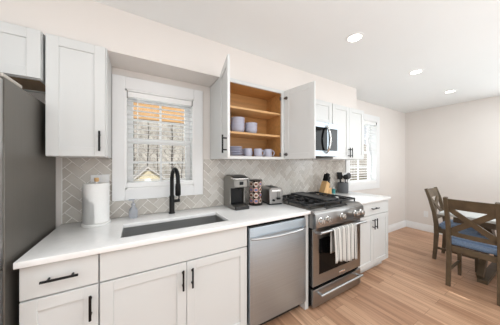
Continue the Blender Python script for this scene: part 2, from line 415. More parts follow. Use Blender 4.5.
# ------------------------------------------------------------------ cabinet kit
def bar_pull(parent, p, L, vertical, out=(0, -1, 0), world=True, name='handle'):
    """p = centre on the door face, out = direction away from the face"""
    p = Vector(p); o = Vector(out); a = Vector((0, 0, 1)) if vertical else Vector((1, 0, 0))
    if abs(o.x) > .5 and not vertical: a = Vector((0, 1, 0))
    b = MB(); c = p + o * .030
    b.cyl(c - a * L / 2, c + a * L / 2, .006, 12)
    for s in (-1, 1): b.cyl(p + a * s * L * .32, c + a * s * L * .32, .005, 10)
    return b.build(name, M['black'], parent, world)
def shaker(b, x0, x1, z0, z1, yf, t=.019, st=.058, rec=.008):
    """recessed-panel door: front face at y = yf, body behind it"""
    yb = yf + t
    b.box(x0, x0 + st, yf, yb, z0, z1, .0015).box(x1 - st, x1, yf, yb, z0, z1, .0015)
    b.box(x0 + st - .0005, x1 - st + .0005, yf, yb, z0, z0 + st, .0015).box(x0 + st - .0005, x1 - st + .0005, yf, yb, z1 - st, z1, .0015)
    b.box(x0 + st - .002, x1 - st + .002, yf + rec, yb - .003, z0 + st - .002, z1 - st + .002)
    return b

def wall_cab(label, x0, x1, z0, z1, doors, pulls, yfront=-.312, z0d=None):
    t = thing('wall_cabinet', label, 'cabinet', ((x0 + x1) / 2, -.15, z0))
    MB().box(x0, x1, yfront + .0195, -.0085, z0 + .012, z1, .001).build('body', M['cab'], t)
    MB().box(x0 + .016, x1 - .016, yfront + .022, -.010, z0 + .008, z0 + .0119).build('underside', M['under'], t)
    e = MB()
    for r in ((x0, x1, yfront + .0195, yfront + .0385), (x0, x1, -.0285, -.0085)): e.box(r[0], r[1], r[2], r[3], z0, z0 + .0119)
    e.box(x0, x0 + .016, yfront + .0385, -.0285, z0, z0 + .0119).box(x1 - .016, x1, yfront + .0385, -.0285, z0, z0 + .0119)
    e.build('bottom_rail', M['cab'], t)
    for i, (a, c) in enumerate(doors):
        d = shaker(MB(), a, c, z0 + .003, z1 - .003, yfront).build('door', M['cab'], t)
        if pulls and pulls[i]: bar_pull(d, (pulls[i][0], yfront, pulls[i][1]), pulls[i][2], True)
    return t
UB, UT = 1.393, 2.122
wall_cab('white shaker wall cabinet with one closed door between the refrigerator and the kitchen window', .004, .298, UB, UT, [(.006, .290)], [(.262, 1.495, .13)])
wall_cab('short white wall cabinet above the refrigerator', -.905, -.008, 1.838, UT, [(-.903, -.458), (-.455, -.010)], None, yfront=-.325)
wall_cab('short two-door white wall cabinet directly above the microwave', 1.862, 2.610, 1.835, UT, [(1.864, 2.235), (2.238, 2.608)], None)
wall_cab('white two-door wall cabinet between the microwave and the far window', 2.618, 3.325, UB + .012, UT - .005, [(2.621, 2.968), (2.971, 3.322)], [(2.945, 1.497, .13), (2.994, 1.497, .13)])

# open cabinet
def open_cab():
    x0, x1 = 1.112, 1.822; yf = -.293; yb = -.0085; t = .018
    T = thing('wall_cabinet', 'white wall cabinet with both doors standing open on dishes and wood shelves', 'cabinet', ((x0 + x1) / 2, -.15, UB))
    b = MB()
    b.box(x0, x0 + .003, yf, yb, UB, UT).box(x1 - .003, x1, yf, yb, UB, UT).box(x0 + .003, x1 - .003, yf, yb, UB, UB + .003).box(x0 + .003, x1 - .003, yf, yb, UT - .003, UT)
    b.box(x0 + .003, x1 - .003, yb - .003, yb, UB + .003, UT - .003)
    b.build('body', M['cab'], T)
    f = MB(); fw = .034
    f.box(x0, x0 + fw, yf - .0185, yf - .0002, UB, UT, .001).box(x1 - fw, x1, yf - .0185, yf - .0002, UB, UT, .001)
    f.box(x0 + fw, x1 - fw, yf - .0185, yf - .0002, UB, UB + .026, .001).box(x0 + fw, x1 - fw, yf - .0185, yf - .0002, UT - fw, UT, .001)
    f.build('face_frame', M['cab'], T)
    i = MB(); a, c, d, e = x0 + .0035, x1 - .0035, UB + .0035, UT - .0035
    i.box(a, a + t, yf, yb - .0035, d, e).box(c - t, c, yf, yb - .0035, d, e).box(a + t, c - t, yf, yb - .0035, d, d + t).box(a + t, c - t, yf, yb - .0035, e - t, e)
    i.box(a + t, c - t, yb - .010, yb - .0035, d + t, e - t)
    i.build('interior', M['maple'], T)
    for z in (1.630, 1.865): MB().box(a + t + .0008, c - t - .0008, yf + .012, yb - .0108, z, z + .019, .001).build('shelf', M['mapleedge'], T)
    # doors: local x from the hinge outwards, local y: outer face at 0
    for nm, hx, w, ang, s in (('L', x0 + .003, .352, math.radians(-103), 1), ('R', x1 - .003, .352, math.radians(102), -1)):
        d = MB()
        xa, xb = (0, w) if s > 0 else (-w, 0)
        st = .058; zz0, zz1 = UB + .003, UT - .003
        shaker(d, xa, xb, zz0, zz1, -.019)
        o = d.build('door', M['cab'], T, world=False)
        for v in o.data.vertices: v.co.z -= UB
        o.location = (hx - T.location.x, yf - .0192 - .002 - T.location.y, 0); o.rotation_euler = (0, 0, ang)
        px = .326 * s
        h = bar_pull(o, (px, -.019, 1.490 - UB), .13, True, world=False)
        k = 0
        for hz in (1.445, 2.035):
            hb = MB(); z = hz - UB
            hb.cyl((.030 * s, .0005, z), (.030 * s, .006, z), .017, 16)
            hb.box(min(.006 * s, .046 * s), max(.006 * s, .046 * s), .0055, .014, z - .009, z + .009, .002)
            hb.build('hinge', M['hinge'], o, world=False)
    for z in (1.445, 2.035):
        for x in (x1 - fw - .012, x0 + fw): MB().box(x, x + .012, yf - .012, yf + .004, z - .017, z + .017, .002).build('hinge_plate', M['hinge'], T)
open_cab()

def base_cab(label, x0, x1, drawers, doors, toe=True, sink=False):
    t = thing('base_cabinet', label, 'cabinet', ((x0 + x1) / 2, -.3, 0)); yb = -.603
    b = MB(); p = .018
    b.box(x0, x0 + p, yb, -.009, .1, .8825).box(x1 - p, x1, yb, -.009, .1, .8825).box(x0 + p, x1 - p, yb, -.009, .1, .1 + p).box(x0 + p, x1 - p, -.015, -.009, .118, .8825)
    b.box(x0 + p, x1 - p, yb, yb + p, .845, .8825).box(x0 + p, x1 - p, yb, yb + p, .70, .735).box(x0 + p, x0 + .03, yb, yb + p, .118, .8825).box(x1 - .03, x1 - p, yb, yb + p, .118, .8825)
    b.build('body', M['cab'], t)
    MB().box(x0, x1, -.540, -.522, .0005, .0998).build('toe_kick', M['cab'], t)
    for a, c, z0, z1, pull in drawers:
        d = MB().box(a, c, -.622, -.6035, z0, z1, .0015).build('drawer' if pull else 'false_front', M['cab'], t)
        if pull: bar_pull(d, ((a + c) / 2, -.622, .802), pull, False)
    for a, c, z0, z1, px in doors:
        d = shaker(MB(), a, c, z0, z1, -.622).build('door', M['cab'], t)
        bar_pull(d, (px, -.622, .617), .125, True)
    return t
base_cab('narrow white base cabinet with one drawer and door beside the refrigerator', .006, .2965, [(.010, .2935, .724, .874, .135)], [(.010, .2935, .106, .716, .265)])
base_cab('wide white sink base cabinet with two doors under the kitchen window', .298, 1.197, [(.301, 1.193, .724, .874, 0)], [(.301, .7455, .106, .716, .721), (.7485, 1.193, .106, .716, .779)])
base_cab('white base cabinet with drawer and two doors between the range and dining area', 2.620, 3.338, [(2.623, 3.335, .724, .874, .15)], [(2.623, 2.9775, .106, .716, 2.952), (2.9805, 3.335, .106, .716, 3.008)])
tag(MB().box(1.806, 1.850, -.622, -.009, .0005, .883, .001).build('cabinet_end_panel', M['cab']), 'narrow white end panel between the dishwasher and the range', 'panel')

# countertops
def counter(x0, x1, hole, label):
    b = MB()
    t = bmesh.new(); y0, y1, z0, z1 = -.6486, -.0085, .8835, .9138
    if hole:
        rc = lambda q, z: [t.verts.new((x, y, z)) for x, y in ((q[0], q[2]), (q[1], q[2]), (q[1], q[3]), (q[0], q[3]))]
        O = (x0, x1, y0, y1); ot, ob, it, ib = rc(O, z1), rc(O, z0), rc(hole, z1), rc(hole, z0)
        for i in range(4):
            j = (i + 1) % 4
            for q in ((ot[i], ot[j], it[j], it[i]), (ob[j], ob[i], ib[i], ib[j]), (ob[i], ob[j], ot[j], ot[i]), (ib[j], ib[i], it[i], it[j])): t.faces.new(q)
        bmesh.ops.recalc_face_normals(t, faces=t.faces)
        es = [e for e in t.edges if e.calc_face_angle(0) > .5]
        bmesh.ops.bevel(t, geom=es, offset=.003, segments=2, profile=.5, affect='EDGES')
        b.merge(t)
    else: b.box(x0, x1, y0, y1, z0, z1, .003, 2)
    return tag(b.build('countertop', M['quartz']), label, 'countertop')
SK = (.388, 1.085, -.538, -.240)
counter(0.0005, 1.8545, SK, 'long white quartz countertop with the sink, left of the range')
counter(2.6175, 3.349, None, 'short white quartz countertop right of the range')

# sink
def sink():
    x0, x1, y0, y1 = SK[0] - .006, SK[1] + .006, SK[2] - .006, SK[3] + .006; zt, zb = .8828, .665
    T = thing('kitchen_sink', 'rectangular undermount stainless steel sink below the window', 'sink', ((x0 + x1) / 2, (y0 + y1) / 2, zb))
    def rr(x0, x1, y0, y1, r, n=5):
        o = []
        for cx, cy, a in ((x1 - r, y1 - r, 0), (x0 + r, y1 - r, PI / 2), (x0 + r, y0 + r, PI), (x1 - r, y0 + r, 1.5 * PI)):
            for i in range(n + 1): o.append((cx + r * math.cos(a + PI / 2 * i / n), cy + r * math.sin(a + PI / 2 * i / n)))
        return o
    t = bmesh.new()
    loops = [(rr(x0 - .018, x1 + .018, y0 - .018, y1 + .018, .02), zt), (rr(x0, x1, y0, y1, .018), zt), (rr(x0 + .003, x1 - .003, y0 + .003, y1 - .003, .018), zb + .02), (rr(x0 + .014, x1 - .014, y0 + .014, y1 - .014, .02), zb + .004), (rr(x0 + .2, x1 - .2, y0 + .1, y1 - .1, .03), zb)]
    R = [[t.verts.new((x, y, z)) for x, y in L] for L, z in loops]
    for A, B in zip(R, R[1:]):
        n = len(A)
        for i in range(n): t.faces.new((A[i], A[(i + 1) % n], B[(i + 1) % n], B[i]))
    t.faces.new(R[-1])
    b = MB(); b.merge(t)
    for f in b.bm.faces: pass
    bmesh.ops.solidify(b.bm, geom=list(b.bm.faces), thickness=.0015)
    b.build('basin', M['sinksteel'], T)
    cx, cy = (x0 + x1) / 2, (y0 + y1) / 2 + .04
    MB().lathe([(0, .0035), (.022, .0035), (.03, .005), (.043, .0045), (.045, .0012), (0, .0012)], (cx, cy, zb)).build('drain', M['chrome'], T)
sink()

# ------------------------------------------------------------------ refrigerator
def fridge():
    T = thing('refrigerator', 'stainless steel refrigerator with dark grey side at the end of the counter', 'refrigerator', (-.475, -.35, 0))
    MB().box(-.93, -.022, -.652, -.03, .012, 1.722, .003).build('body', M['fridge'], T)
    for x in (-.9, -.06):
        for y in (-.62, -.08): MB().cyl((x, y, 0), (x, y, .0125), .02, 12).build('foot', M['black'], T)
    for a, c, px in ((-.93, -.4775, -.51), (-.4745, -.022, -.44)):
        d = MB().box(a, c, -.735, -.659, .905, 1.712, .006, 2).build('door', M['fridgedoor'], T)
        h = MB().tube([(px, -.735, .98), (px, -.775, 1.0), (px, -.775, 1.55), (px, -.735, 1.57)], .011, 10); h.build('handle', M['chrome'], d)
    for z0, z1 in ((.475, .897), (.05, .467)):
        d = MB().box(-.93, -.022, -.735, -.659, z0, z1, .006, 2).build('drawer', M['fridgedoor'], T)
        MB().tube([(-.88, -.735, z1 - .08), (-.86, -.777, z1 - .08), (-.092, -.777, z1 - .08), (-.072, -.735, z1 - .08)], .011, 10).build('handle', M['chrome'], d)
    MB().box(-.10, -.024, -.655, -.49, 1.7225, 1.740, .005, 2).box(-.10, -.03, -.732, -.655, 1.7225, 1.737, .006, 2).build('hinge_cover', M['hingecov'], T)
    MB().box(-.92, -.03, -.60, -.58, .002, .05).build('base_grille', M['black'], T)
fridge()

# ------------------------------------------------------------------ dishwasher
def dishwasher():
    T = thing('dishwasher', 'stainless steel dishwasher with curved bar handle under the countertop', 'dishwasher', (1.5, -.33, 0)); x0, x1 = 1.2015, 1.8025
    MB().box(x0 + .008, x1 - .008, -.600, -.04, .1, .872, .002).build('tub', M['toe'], T)
    d = MB().box(x0 + .006, x1 - .004, -.6415, -.6015, .095, .858, .005, 2).build('door', M['steel_h'], T)
    MB().box(x0 + .008, x1 - .006, -.625, -.6015, .8595, .872, .001).build('control_strip', M['black'], d)
    pts = []
    for i in range(17):
        f = i / 16; x = 1.222 + f * .555; pts.append((x, -.650 - .045 * math.sin(PI * f) ** .55, .778))
    h = MB().tube([(1.222, -.640, .778)] + pts + [(1.777, -.640, .778)], .013, 12, flat=.75).build('handle', M['steel'], d)
    MB().box(x0 + .01, x1 - .008, -.56, -.54, .001, .0985).build('toe_kick', M['toe'], T)
dishwasher()

# ------------------------------------------------------------------ range
RX0, RX1 = 1.8575, 2.6145; RC = (RX0 + RX1) / 2
def gas_range():
    T = thing('gas_range', 'stainless steel slide-in gas range with five front knobs', 'range', (RC, -.34, 0))
    MB().box(RX0, RX1, -.622, -.012, .012, .898, .002).build('body', M['blackgloss'], T)
    for x in (RX0 + .04, RX1 - .04):
        for y in (-.58, -.06): MB().cyl((x, y, 0), (x, y, .0125), .018, 12).build('foot', M['black'], T)
    MB().box(RX0 + .001, RX1 - .001, -.640, -.012, .8985, .921, .003).build('cooktop', M['steel_dark'], T)
    # front control panel, leaning back
    cp = MB().prism([(-.6225, .752), (-.690, .752), (-.712, .768), (-.700, .886), (-.668, .912), (-.6405, .923), (-.6405, .899), (-.6225, .899)], 'x', RX0, RX1, bev=.002)
    c = cp.build('control_panel', M['steel_range'], T)
    MB().box(-.19, .15, -.016, .016, 0, .0015, mtx=Matrix.Translation((RC, -.6545, .9178)) @ Matrix.Rotation(.40, 4, 'X')).build('touch_display', M['blackgloss'], c)
    for kx in (1.908, 2.002, 2.222, 2.447, 2.543):
        k = MB(); mt = Matrix.Translation((kx, -.7065, .828)) @ Matrix.Rotation(PI / 2 - .10, 4, 'X')
        k.lathe([(0, 0), (.030, 0), (.031, .004), (.030, .008), (.023, .010), (.0225, .036), (.020, .040), (0, .040)], n=24, mtx=mt)
        k.box(-.004, .004, -.022, .022, .038, .046, .001, mtx=mt)
        k.build('knob', M['chrome'], T)
    # oven door
    z0, z1, yf = .214, .742, -.668
    d = MB()
    for r in ((RX0 + .002, RX0 + .085, z0, z1), (RX1 - .085, RX1 - .002, z0, z1), (RX0 + .085, RX1 - .085, z0, z0 + .095), (RX0 + .085, RX1 - .085, z1 - .10, z1)): d.box(r[0], r[1], yf, -.656, r[2], r[3])
    D = d.build('oven_door', M['steel_range'], T)
    MB().box(RX0 + .001, RX1 - .001, -.6555, -.6235, z0 + .002, z1 - .002).build('door_core', M['blackgloss'], D)
    MB().box(RX0 + .0855, RX1 - .0855, yf + .002, -.657, z0 + .0955, z1 - .1005).build('oven_window', M['glass_oven'], D)
    h = MB().cyl((RX0 + .02, -.738, .728), (RX1 - .02, -.738, .728), .0125, 16)
    for x in (RX0 + .05, RX1 - .05): h.tube([(x, -.667, .705), (x, -.70, .716), (x, -.738, .728)], [.018, .014, .013], 12)
    h.build('handle', M['steel'], D)
    MB().box(RC + .0, RC + .10, -.6702, -.6682, .238, .256, .0006).build('badge', M['chrome'], D)
    # storage drawer
    s = MB().box(RX0 + .002, RX1 - .002, -.672, -.650, .024, .188, .004, 2).build('storage_drawer', M['steel_range'], T)
    MB().box(RX0 + .003, RX1 - .003, -.6495, -.6235, .03, .186).build('drawer_box', M['blackgloss'], s)
    h = MB().cyl((RX0 + .05, -.720, .150), (RX1 - .05, -.720, .150), .011, 16)
    for x in (RX0 + .075, RX1 - .075): h.tube([(x, -.671, .14), (x, -.70, .146), (x, -.720, .150)], [.015, .012, .011], 12)
    h.build('handle', M['steel'], s)
    # burners and grates
    for bx, by in ((RC - .255, -.47), (RC - .255, -.19), (RC, -.33), (RC + .255, -.47), (RC + .255, -.19)):
        bb = MB().lathe([(0, 0), (.05, 0), (.05, .008), (.036, .014), (0, .014)], (bx, by, .9215), 20).build('burner', M['steel_dark'], T)
        MB().lathe([(0, .0142), (.034, .0142), (.036, .018), (.030, .0225), (0, .0225)], (bx, by, .9215), 20).build('burner_cap', M['black'], bb)
    gw = .247
    for i in (-1, 0, 1):
        x0 = RC + i * .2515 - gw / 2; x1 = x0 + gw; y0, y1 = -.612, -.045; g = MB(); zt = .962; zb = .945; w = .013
        for x in (x0, x1 - w): g.box(x, x + w, y0, y1, zb, zt, .002)
        for y in (y0, y1 - w, (y0 + y1) / 2 - w / 2): g.box(x0 + w, x1 - w, y, y + w, zb, zt, .002)
        for x in (x0, x1 - w):
            for y in (y0, y1 - w, (y0 + y1) / 2 - w / 2): g.box(x + .001, x + w - .001, y + .001, y + w - .001, .9215, zb + .001)
        xm = (x0 + x1) / 2
        for yc in ((y0 * 3 + y1) / 4, (y0 + y1 * 3) / 4):
            g.box(x0 + w, xm - .028, yc - .005, yc + .005, zb + .002, zt + .003, .002).box(xm + .028, x1 - w, yc - .005, yc + .005, zb + .002, zt + .003, .002)
            g.box(xm - .005, xm + .005, yc + .028, yc + .135, zb + .002, zt + .003, .002).box(xm - .005, xm + .005, yc - .135, yc - .028, zb + .002, zt + .003, .002)
        G = g.build('grate', M['iron'], T)
    T2 = MB(); x0, x1 = RC - .098, RC + .098
    T2.box(x0, x1, -.588, -.066, .9655, .975, .003)
    for r in ((x0, x0 + .008, -.588, -.066), (x1 - .008, x1, -.588, -.066), (x0 + .008, x1 - .008, -.588, -.580), (x0 + .008, x1 - .008, -.074, -.066)): T2.box(r[0], r[1], r[2], r[3], .9745, .981, .001)
    tag(T2.build('griddle', M['griddle']), 'flat dark griddle plate lying on the centre grate of the range', 'griddle')
gas_range()

def dish_towel():
    b = bmesh.new(); uvl = b.loops.layers.uv.new('UVMap'); nx = 56; x0, x1 = 2.035, 2.395
    prof = []                                   # (y, z) over the bar, back then front
    yc, zc, r = -.738, .728, .0165
    for i in range(9): prof.append((yc + r + .0, zc - .22 + .22 * i / 9))
    for i in range(9):
        a = PI * i / 8; prof.append((yc + r * math.cos(a), zc + r * math.sin(a)))
    for i in range(1, 15): prof.append((yc - r, zc - .300 * i / 14))
    L = len(prof); V = []
    for j, (y, z) in enumerate(prof):
        row = []
        for i in range(nx + 1):
            f = i / nx; hang = max(0, min(1, (j - 15) / 14)) if j > 15 else 0; back = max(0, (8 - j) / 8) if j < 9 else 0
            fold = math.sin(f * 2 * PI * 4.5 + .6) * .010 + math.sin(f * 2 * PI * 2.2) * .006
            yy = y - (fold + .012) * hang ** .7 * .9 + 0 * back
            xx = x0 + (x1 - x0) * (f + .012 * hang * math.sin(f * 9)) - .012 * hang * (f - .5)
            zz = z + hang * (.012 * math.sin(f * 5.5 + .6) - .03 * f * hang)
            row.append(b.verts.new((xx, yy, zz)))
        V.append(row)
    for j in range(L - 1):
        for i in range(nx):
            f = b.faces.new((V[j][i], V[j][i + 1], V[j + 1][i + 1], V[j + 1][i]))
            for lp, (u, v) in zip(f.loops, ((i, j), (i + 1, j), (i + 1, j + 1), (i, j + 1))): lp[uvl].uv = (u / nx, v / L)
    me = bpy.data.meshes.new('dish_towel'); b.to_mesh(me); b.free(); me.materials.append(M['towel'])
    me.polygons.foreach_set('use_smooth', [True] * len(me.polygons))
    o = bpy.data.objects.new('dish_towel', me); COL.objects.link(o)
    s = o.modifiers.new('thickness', 'SOLIDIFY'); s.thickness = .003; s.offset = 0
    tag(o, 'grey and white striped dish towel hanging over the oven door handle', 'towel')
dish_towel()

# ------------------------------------------------------------------ microwave
def microwave():
    T = thing('microwave', 'stainless over-the-range microwave with dark glass door and curved handle', 'microwave', (RC, -.2, 1.432)); z0, z1 = 1.432, 1.832
    x0, x1 = 1.861, 2.611
    MB().box(x0, x1, -.352, -.009, z0, z1, .002).build('body', M['steel_dark'], T)
    xd = 2.425
    d = MB()
    for r in ((x0 + .002, xd, z1 - .062, z1 - .002), (x0 + .002, xd, z0 + .004, z0 + .068), (x0 + .002, x0 + .07, z0 + .068, z1 - .062), (xd - .012, xd, z0 + .068, z1 - .062)): d.box(r[0], r[1], -.392, -.353, r[2], r[3], .001)
    D = d.build('door', M['steel_h'], T)
    MB().box(x0 + .0705, xd - .0125, -.390, -.355, z0 + .0685, z1 - .0625).build('door_window', M['glass_oven'], D)
    pts = [(xd - .03, -.391, z1 - .045)] + [(xd - .03, -.398 - .05 * math.sin(PI * i / 14) ** .6, z1 - .045 - .31 * i / 14) for i in range(15)] + [(xd - .03, -.391, z1 - .355)]
    MB().tube(pts, .0125, 12).build('handle', M['chrome'], D)
    c = MB().box(xd + .003, x1 - .002, -.392, -.353, z0 + .004, z1 - .002, .002).build('control_panel', M['steel_h'], T)
    MB().box(xd + .012, x1 - .012, -.3935, -.3922, z0 + .07, z1 - .066, .0004).build('keypad', M['blackgloss'], c)
    MB().box(x0 + .03, x1 - .03, -.33, -.05, z0 - .006, z0 - .0002).build('vent_grille', M['toe'], T)
microwave()

# ------------------------------------------------------------------ faucet, soap, paper towels
def faucet():
    x, y, z = .738, -.085, .9140; SX = .16
    T = thing('kitchen_faucet', 'tall matte black pull-down faucet standing behind the sink', 'faucet', (x, y, z))
    MB().lathe([(0, 0), (.027, 0), (.027, .006), (.0225, .009), (.0215, .012), (.0215, .150), (.019, .154), (0, .154)], (x, y, z), 24).build('body', M['black'], T)
    pts = [(x, y, z + .15), (x, y, z + .29)]
    for i in range(1, 13):
        a = PI * i / 12; pts.append((x + SX * (.075 - .075 * math.cos(a)), y - .075 + .075 * math.cos(a), z + .29 + .098 * math.sin(a)))
    pts.append((x + SX * .15, y - .15, z + .265))
    s = MB().tube(pts, .0165, 16).build('spout', M['black'], T)
    MB().lathe([(0, 0), (.016, 0), (.022, .008), (.022, .07), (.019, .10), (0, .10)], (x + SX * .15, y - .15, z + .172), 20).build('spray_head', M['black'], s)
    h = MB().cyl((x + .020, y, z + .105), (x + .066, y, z + .105), .0135, 16).cyl((x + .058, y, z + .105), (x + .060, y - .004, z + .200), .0055, 12)
    h.build('handle', M['black'], T)
faucet()
def soap():
    x, y, z = .447, -.085, .9142
    T = thing('soap_bottle', 'small clear soap bottle on the counter behind the sink', 'bottle', (x, y, z))
    MB().lathe([(0, 0), (.029, 0), (.032, .004), (.0325, .05), (.028, .07), (.014, .088), (.0125, .1), (0, .1)], (x, y, z), 24).build('bottle_body', M['label'], T)
    p = MB().lathe([(0, .1002), (.0145, .1002), (.0145, .116), (.006, .118), (.005, .14), (0, .14)], (x, y, z), 20)
    p.box(x - .032, x + .010, y - .006, y + .006, z + .1395, z + .150, .002)
    p.build('pump', M['label'], T)
soap()
def paper():
    x, y, z = .220, -.135, .9142
    T = thing('paper_towel_holder', 'white paper towel stand with a wooden knob by the refrigerator', 'holder', (x, y, z))
    MB().lathe([(0, 0), (.084, 0), (.086, .004), (.086, .012), (.082, .016), (0, .016)], (x, y, z), 40).build('base', M['whiteplastic'], T)
    MB().cyl((x, y, z + .0155), (x, y, z + .305), .0085, 14).build('rod', M['whiteplastic'], T)
    MB().lathe([(0, 0), (.0125, 0), (.014, .005), (.014, .024), (.011, .028), (0, .028)], (x, y, z + .3052), 20).build('knob', M['lightwood'], T)
    r = MB().lathe([(.019, .0165), (.074, .0165), (.0765, .019), (.0765, .292), (.0745, .2945), (.019, .2945), (.019, .0165)], (x, y, z), 48)
    pts = []
    R = thing('paper_towel_roll', 'thick white paper towel roll on the stand by the refrigerator', 'paper towel', (x, y, z + .0165))
    r.build('roll', M['paper'], R)
    # loose end of the outer sheet, torn on a slant
    t = bmesh.new(); n = 16; A = []; B = []; 
    for i in range(n + 1):
        a = math.radians(-168 + 78 * i / n); A.append((x + .0785 * math.cos(a), y + .0785 * math.sin(a))); B.append(z + .285 - .13 * (i / n) ** .75)
    vo = [[t.verts.new((p[0], p[1], zz)) for p, zz in zip(A, L)] for L in ([z + .0185] * (n + 1), B)]
    for i in range(n): t.faces.new((vo[0][i], vo[0][i + 1], vo[1][i + 1], vo[1][i]))
    bmesh.ops.solidify(t, geom=list(t.faces), thickness=.0014)
    b = MB(); b.merge(t); b.build('loose_sheet', M['paper'], R)
paper()

# ------------------------------------------------------------------ coffee maker, pods, toaster
def coffee_maker():
    T = thing('coffee_maker', 'silver and black single-serve pod coffee maker on the counter', 'coffee maker', (1.332, -.158, .9142), 0); k = dict(world=False)
    x0, x1 = -.072, .072                       # front at -y
    side = [(-.120, .004), (.126, .004), (.126, .290), (.10, .308), (-.03, .318), (-.085, .305), (-.118, .280), (-.122, .205), (-.022, .198), (-.022, .040), (-.120, .034)]
    for a, c in ((x0 - .010, x0 - .0004), (x1 + .0004, x1 + .010)): MB().prism(side, 'x', a, c, bev=.003).build('side_panel', M['keur'], T, **k)
    MB().prism([(.0, .035), (.122, .035), (.122, .286), (.0, .286)], 'x', x0, x1, bev=.004).build('body', M['keurd'], T, **k)
    MB().prism([(-.112, .206), (-.0005, .206), (-.0005, .286), (-.108, .286)], 'x', x0, x1, bev=.008).build('brew_head', M['keur'], T, **k)
    MB().prism([(-.117, .290), (-.086, .306), (-.03, .320), (.06, .3225), (.10, .312), (.124, .2915), (.124, .2868), (-.112, .2868)], 'x', x0 - .0002, x1 + .0002, bev=.002).build('lid', M['keurd'], T, **k)
    MB().tube([(x0 - .012, -.06, .300), (x0 - .012, -.112, .292), (x0 + .01, -.128, .290), (x1 - .01, -.128, .290), (x1 + .012, -.112, .292), (x1 + .012, -.06, .300)], .0075, 10).build('lid_handle', M['chrome'], T, **k)
    MB().prism([(-.142, 0), (.124, 0), (.124, .0335), (-.0225, .0335), (-.03, .028), (-.142, .028)], 'x', x0, x1, bev=.004).build('drip_base', M['keurd'], T, **k)
    MB().box(x0 + .012, x1 - .012, -.132, -.035, .0282, .032, .001).build('drip_grate', M['steel_dark'], T, **k)
    MB().lathe([(0, 0), (.02, 0), (.026, .010), (.026, .022), (0, .022)], (0, -.065, .1838), 20).build('nozzle', M['black'], T, **k)
    MB().box(x0 + .008, x1 - .008, -.0065, -.0005, .040, .200, .002).build('backplate', M['black'], T, **k)
    MB().box(-.020, .020, -.1155, -.1122, .232, .262, .001).build('button_panel', M['blackgloss'], T, **k)
coffee_maker()

def pods():
    cx, cy, z = 1.562, -.150, .9142
    T = thing('pod_carousel', 'dark round rack full of coffee pods between the coffee maker and toaster', 'rack', (cx, cy, z))
    MB().lathe([(0, 0), (.074, 0), (.075, .003), (.075, .009), (.072, .012), (0, .012)], (cx, cy, z), 36).build('base', M['carousel'], T)
    MB().lathe([(0, .0122), (.024, .0122), (.024, .255), (0, .255)], (cx, cy, z), 20).build('core', M['carousel'], T)
    MB().lathe([(0, .2552), (.073, .2552), (.074, .258), (.074, .264), (.03, .270), (0, .270)], (cx, cy, z), 36).build('top_disc', M['carousel'], T)
    N = 7; rows = ('bottom', 'second-lowest', 'second-highest', 'top')
    w = MB()
    for k in range(N):
        a = 2 * PI * (k + .5) / N - 2.0; w.box(-.0016, .0016, -.0016, .0016, .0122, .255, mtx=Matrix.Translation((cx + .069 * math.cos(a), cy + .069 * math.sin(a), z)))
    w.build('upright_wire', M['carousel'], T)
    rg = MB()
    for r in range(4):
        zz = z + .046 + .058 * r
        for k in range(N):
            a = 2 * PI * k / N - 2.0; m = Matrix.Translation((cx, cy, zz)) @ Matrix.Rotation(a, 4, 'Z') @ Matrix.Rotation(PI / 2, 4, 'Y')
            rg.lathe([(.0265, .0555), (.0285, .0555), (.0285, .0585), (.0265, .0585), (.0265, .0555)], n=16, mtx=m)
    rg.build('pod_ring', M['carousel'], T)
    proto = {}
    cols = [M['podpink'], M['podwhite'], M['podblue']]
    names = {'0': 'rose', '1': 'cream', '2': 'blue'}
    vis = {6: None}
    for r in range(4):
        zz = z + .046 + .058 * r
        for k in range(N):
            a = 2 * PI * k / N - 2.0; ci = (0, 1, 0, 1)[(r + k) % 4]
            key = ci
            if key not in proto:
                e = thing('coffee_pod', 'x', 'coffee pod')
                MB().lathe([(0, .027), (.016, .027), (.0185, .0285), (.0215, .0592), (.0255, .0595), (.0255, .0610), (0, .0610)], n=20).build('cup', M['podwhite'], e, False)
                fo = MB().lathe([(0, .0612), (.0238, .0612), (.0238, .0618), (0, .0620)], n=20).build('foil_lid', cols[ci], e, False)
                MB().box(-.012, .012, -.0165, .0165, .0619, .0624, .0001).build('lid_print', M['podbrown'] if ci else M['podblue'], fo, False)
                proto[key] = e; o = e
            else: o = copy_tree(proto[key])
            o.matrix_world = Matrix.Translation((cx, cy, zz)) @ Matrix.Rotation(a, 4, 'Z') @ Matrix.Rotation(PI / 2, 4, 'Y')
            dx, dy = math.cos(a), math.sin(a); face = dx * -.53 + dy * -.85       # towards the camera side
            side = dx * .85 - dy * .53
            if face > .15:
                pos = 'left-hand' if side < -.35 else ('right-hand' if side > .35 else 'middle')
                o['label'] = 'coffee pod with foil lid in the %s row, %s column of the round pod rack' % (rows[r], pos)
            else:
                o['label'] = 'coffee pod in the round rack, on the side turned to the backsplash'
            o['group'] = 'coffee pods in the round rack'
pods()

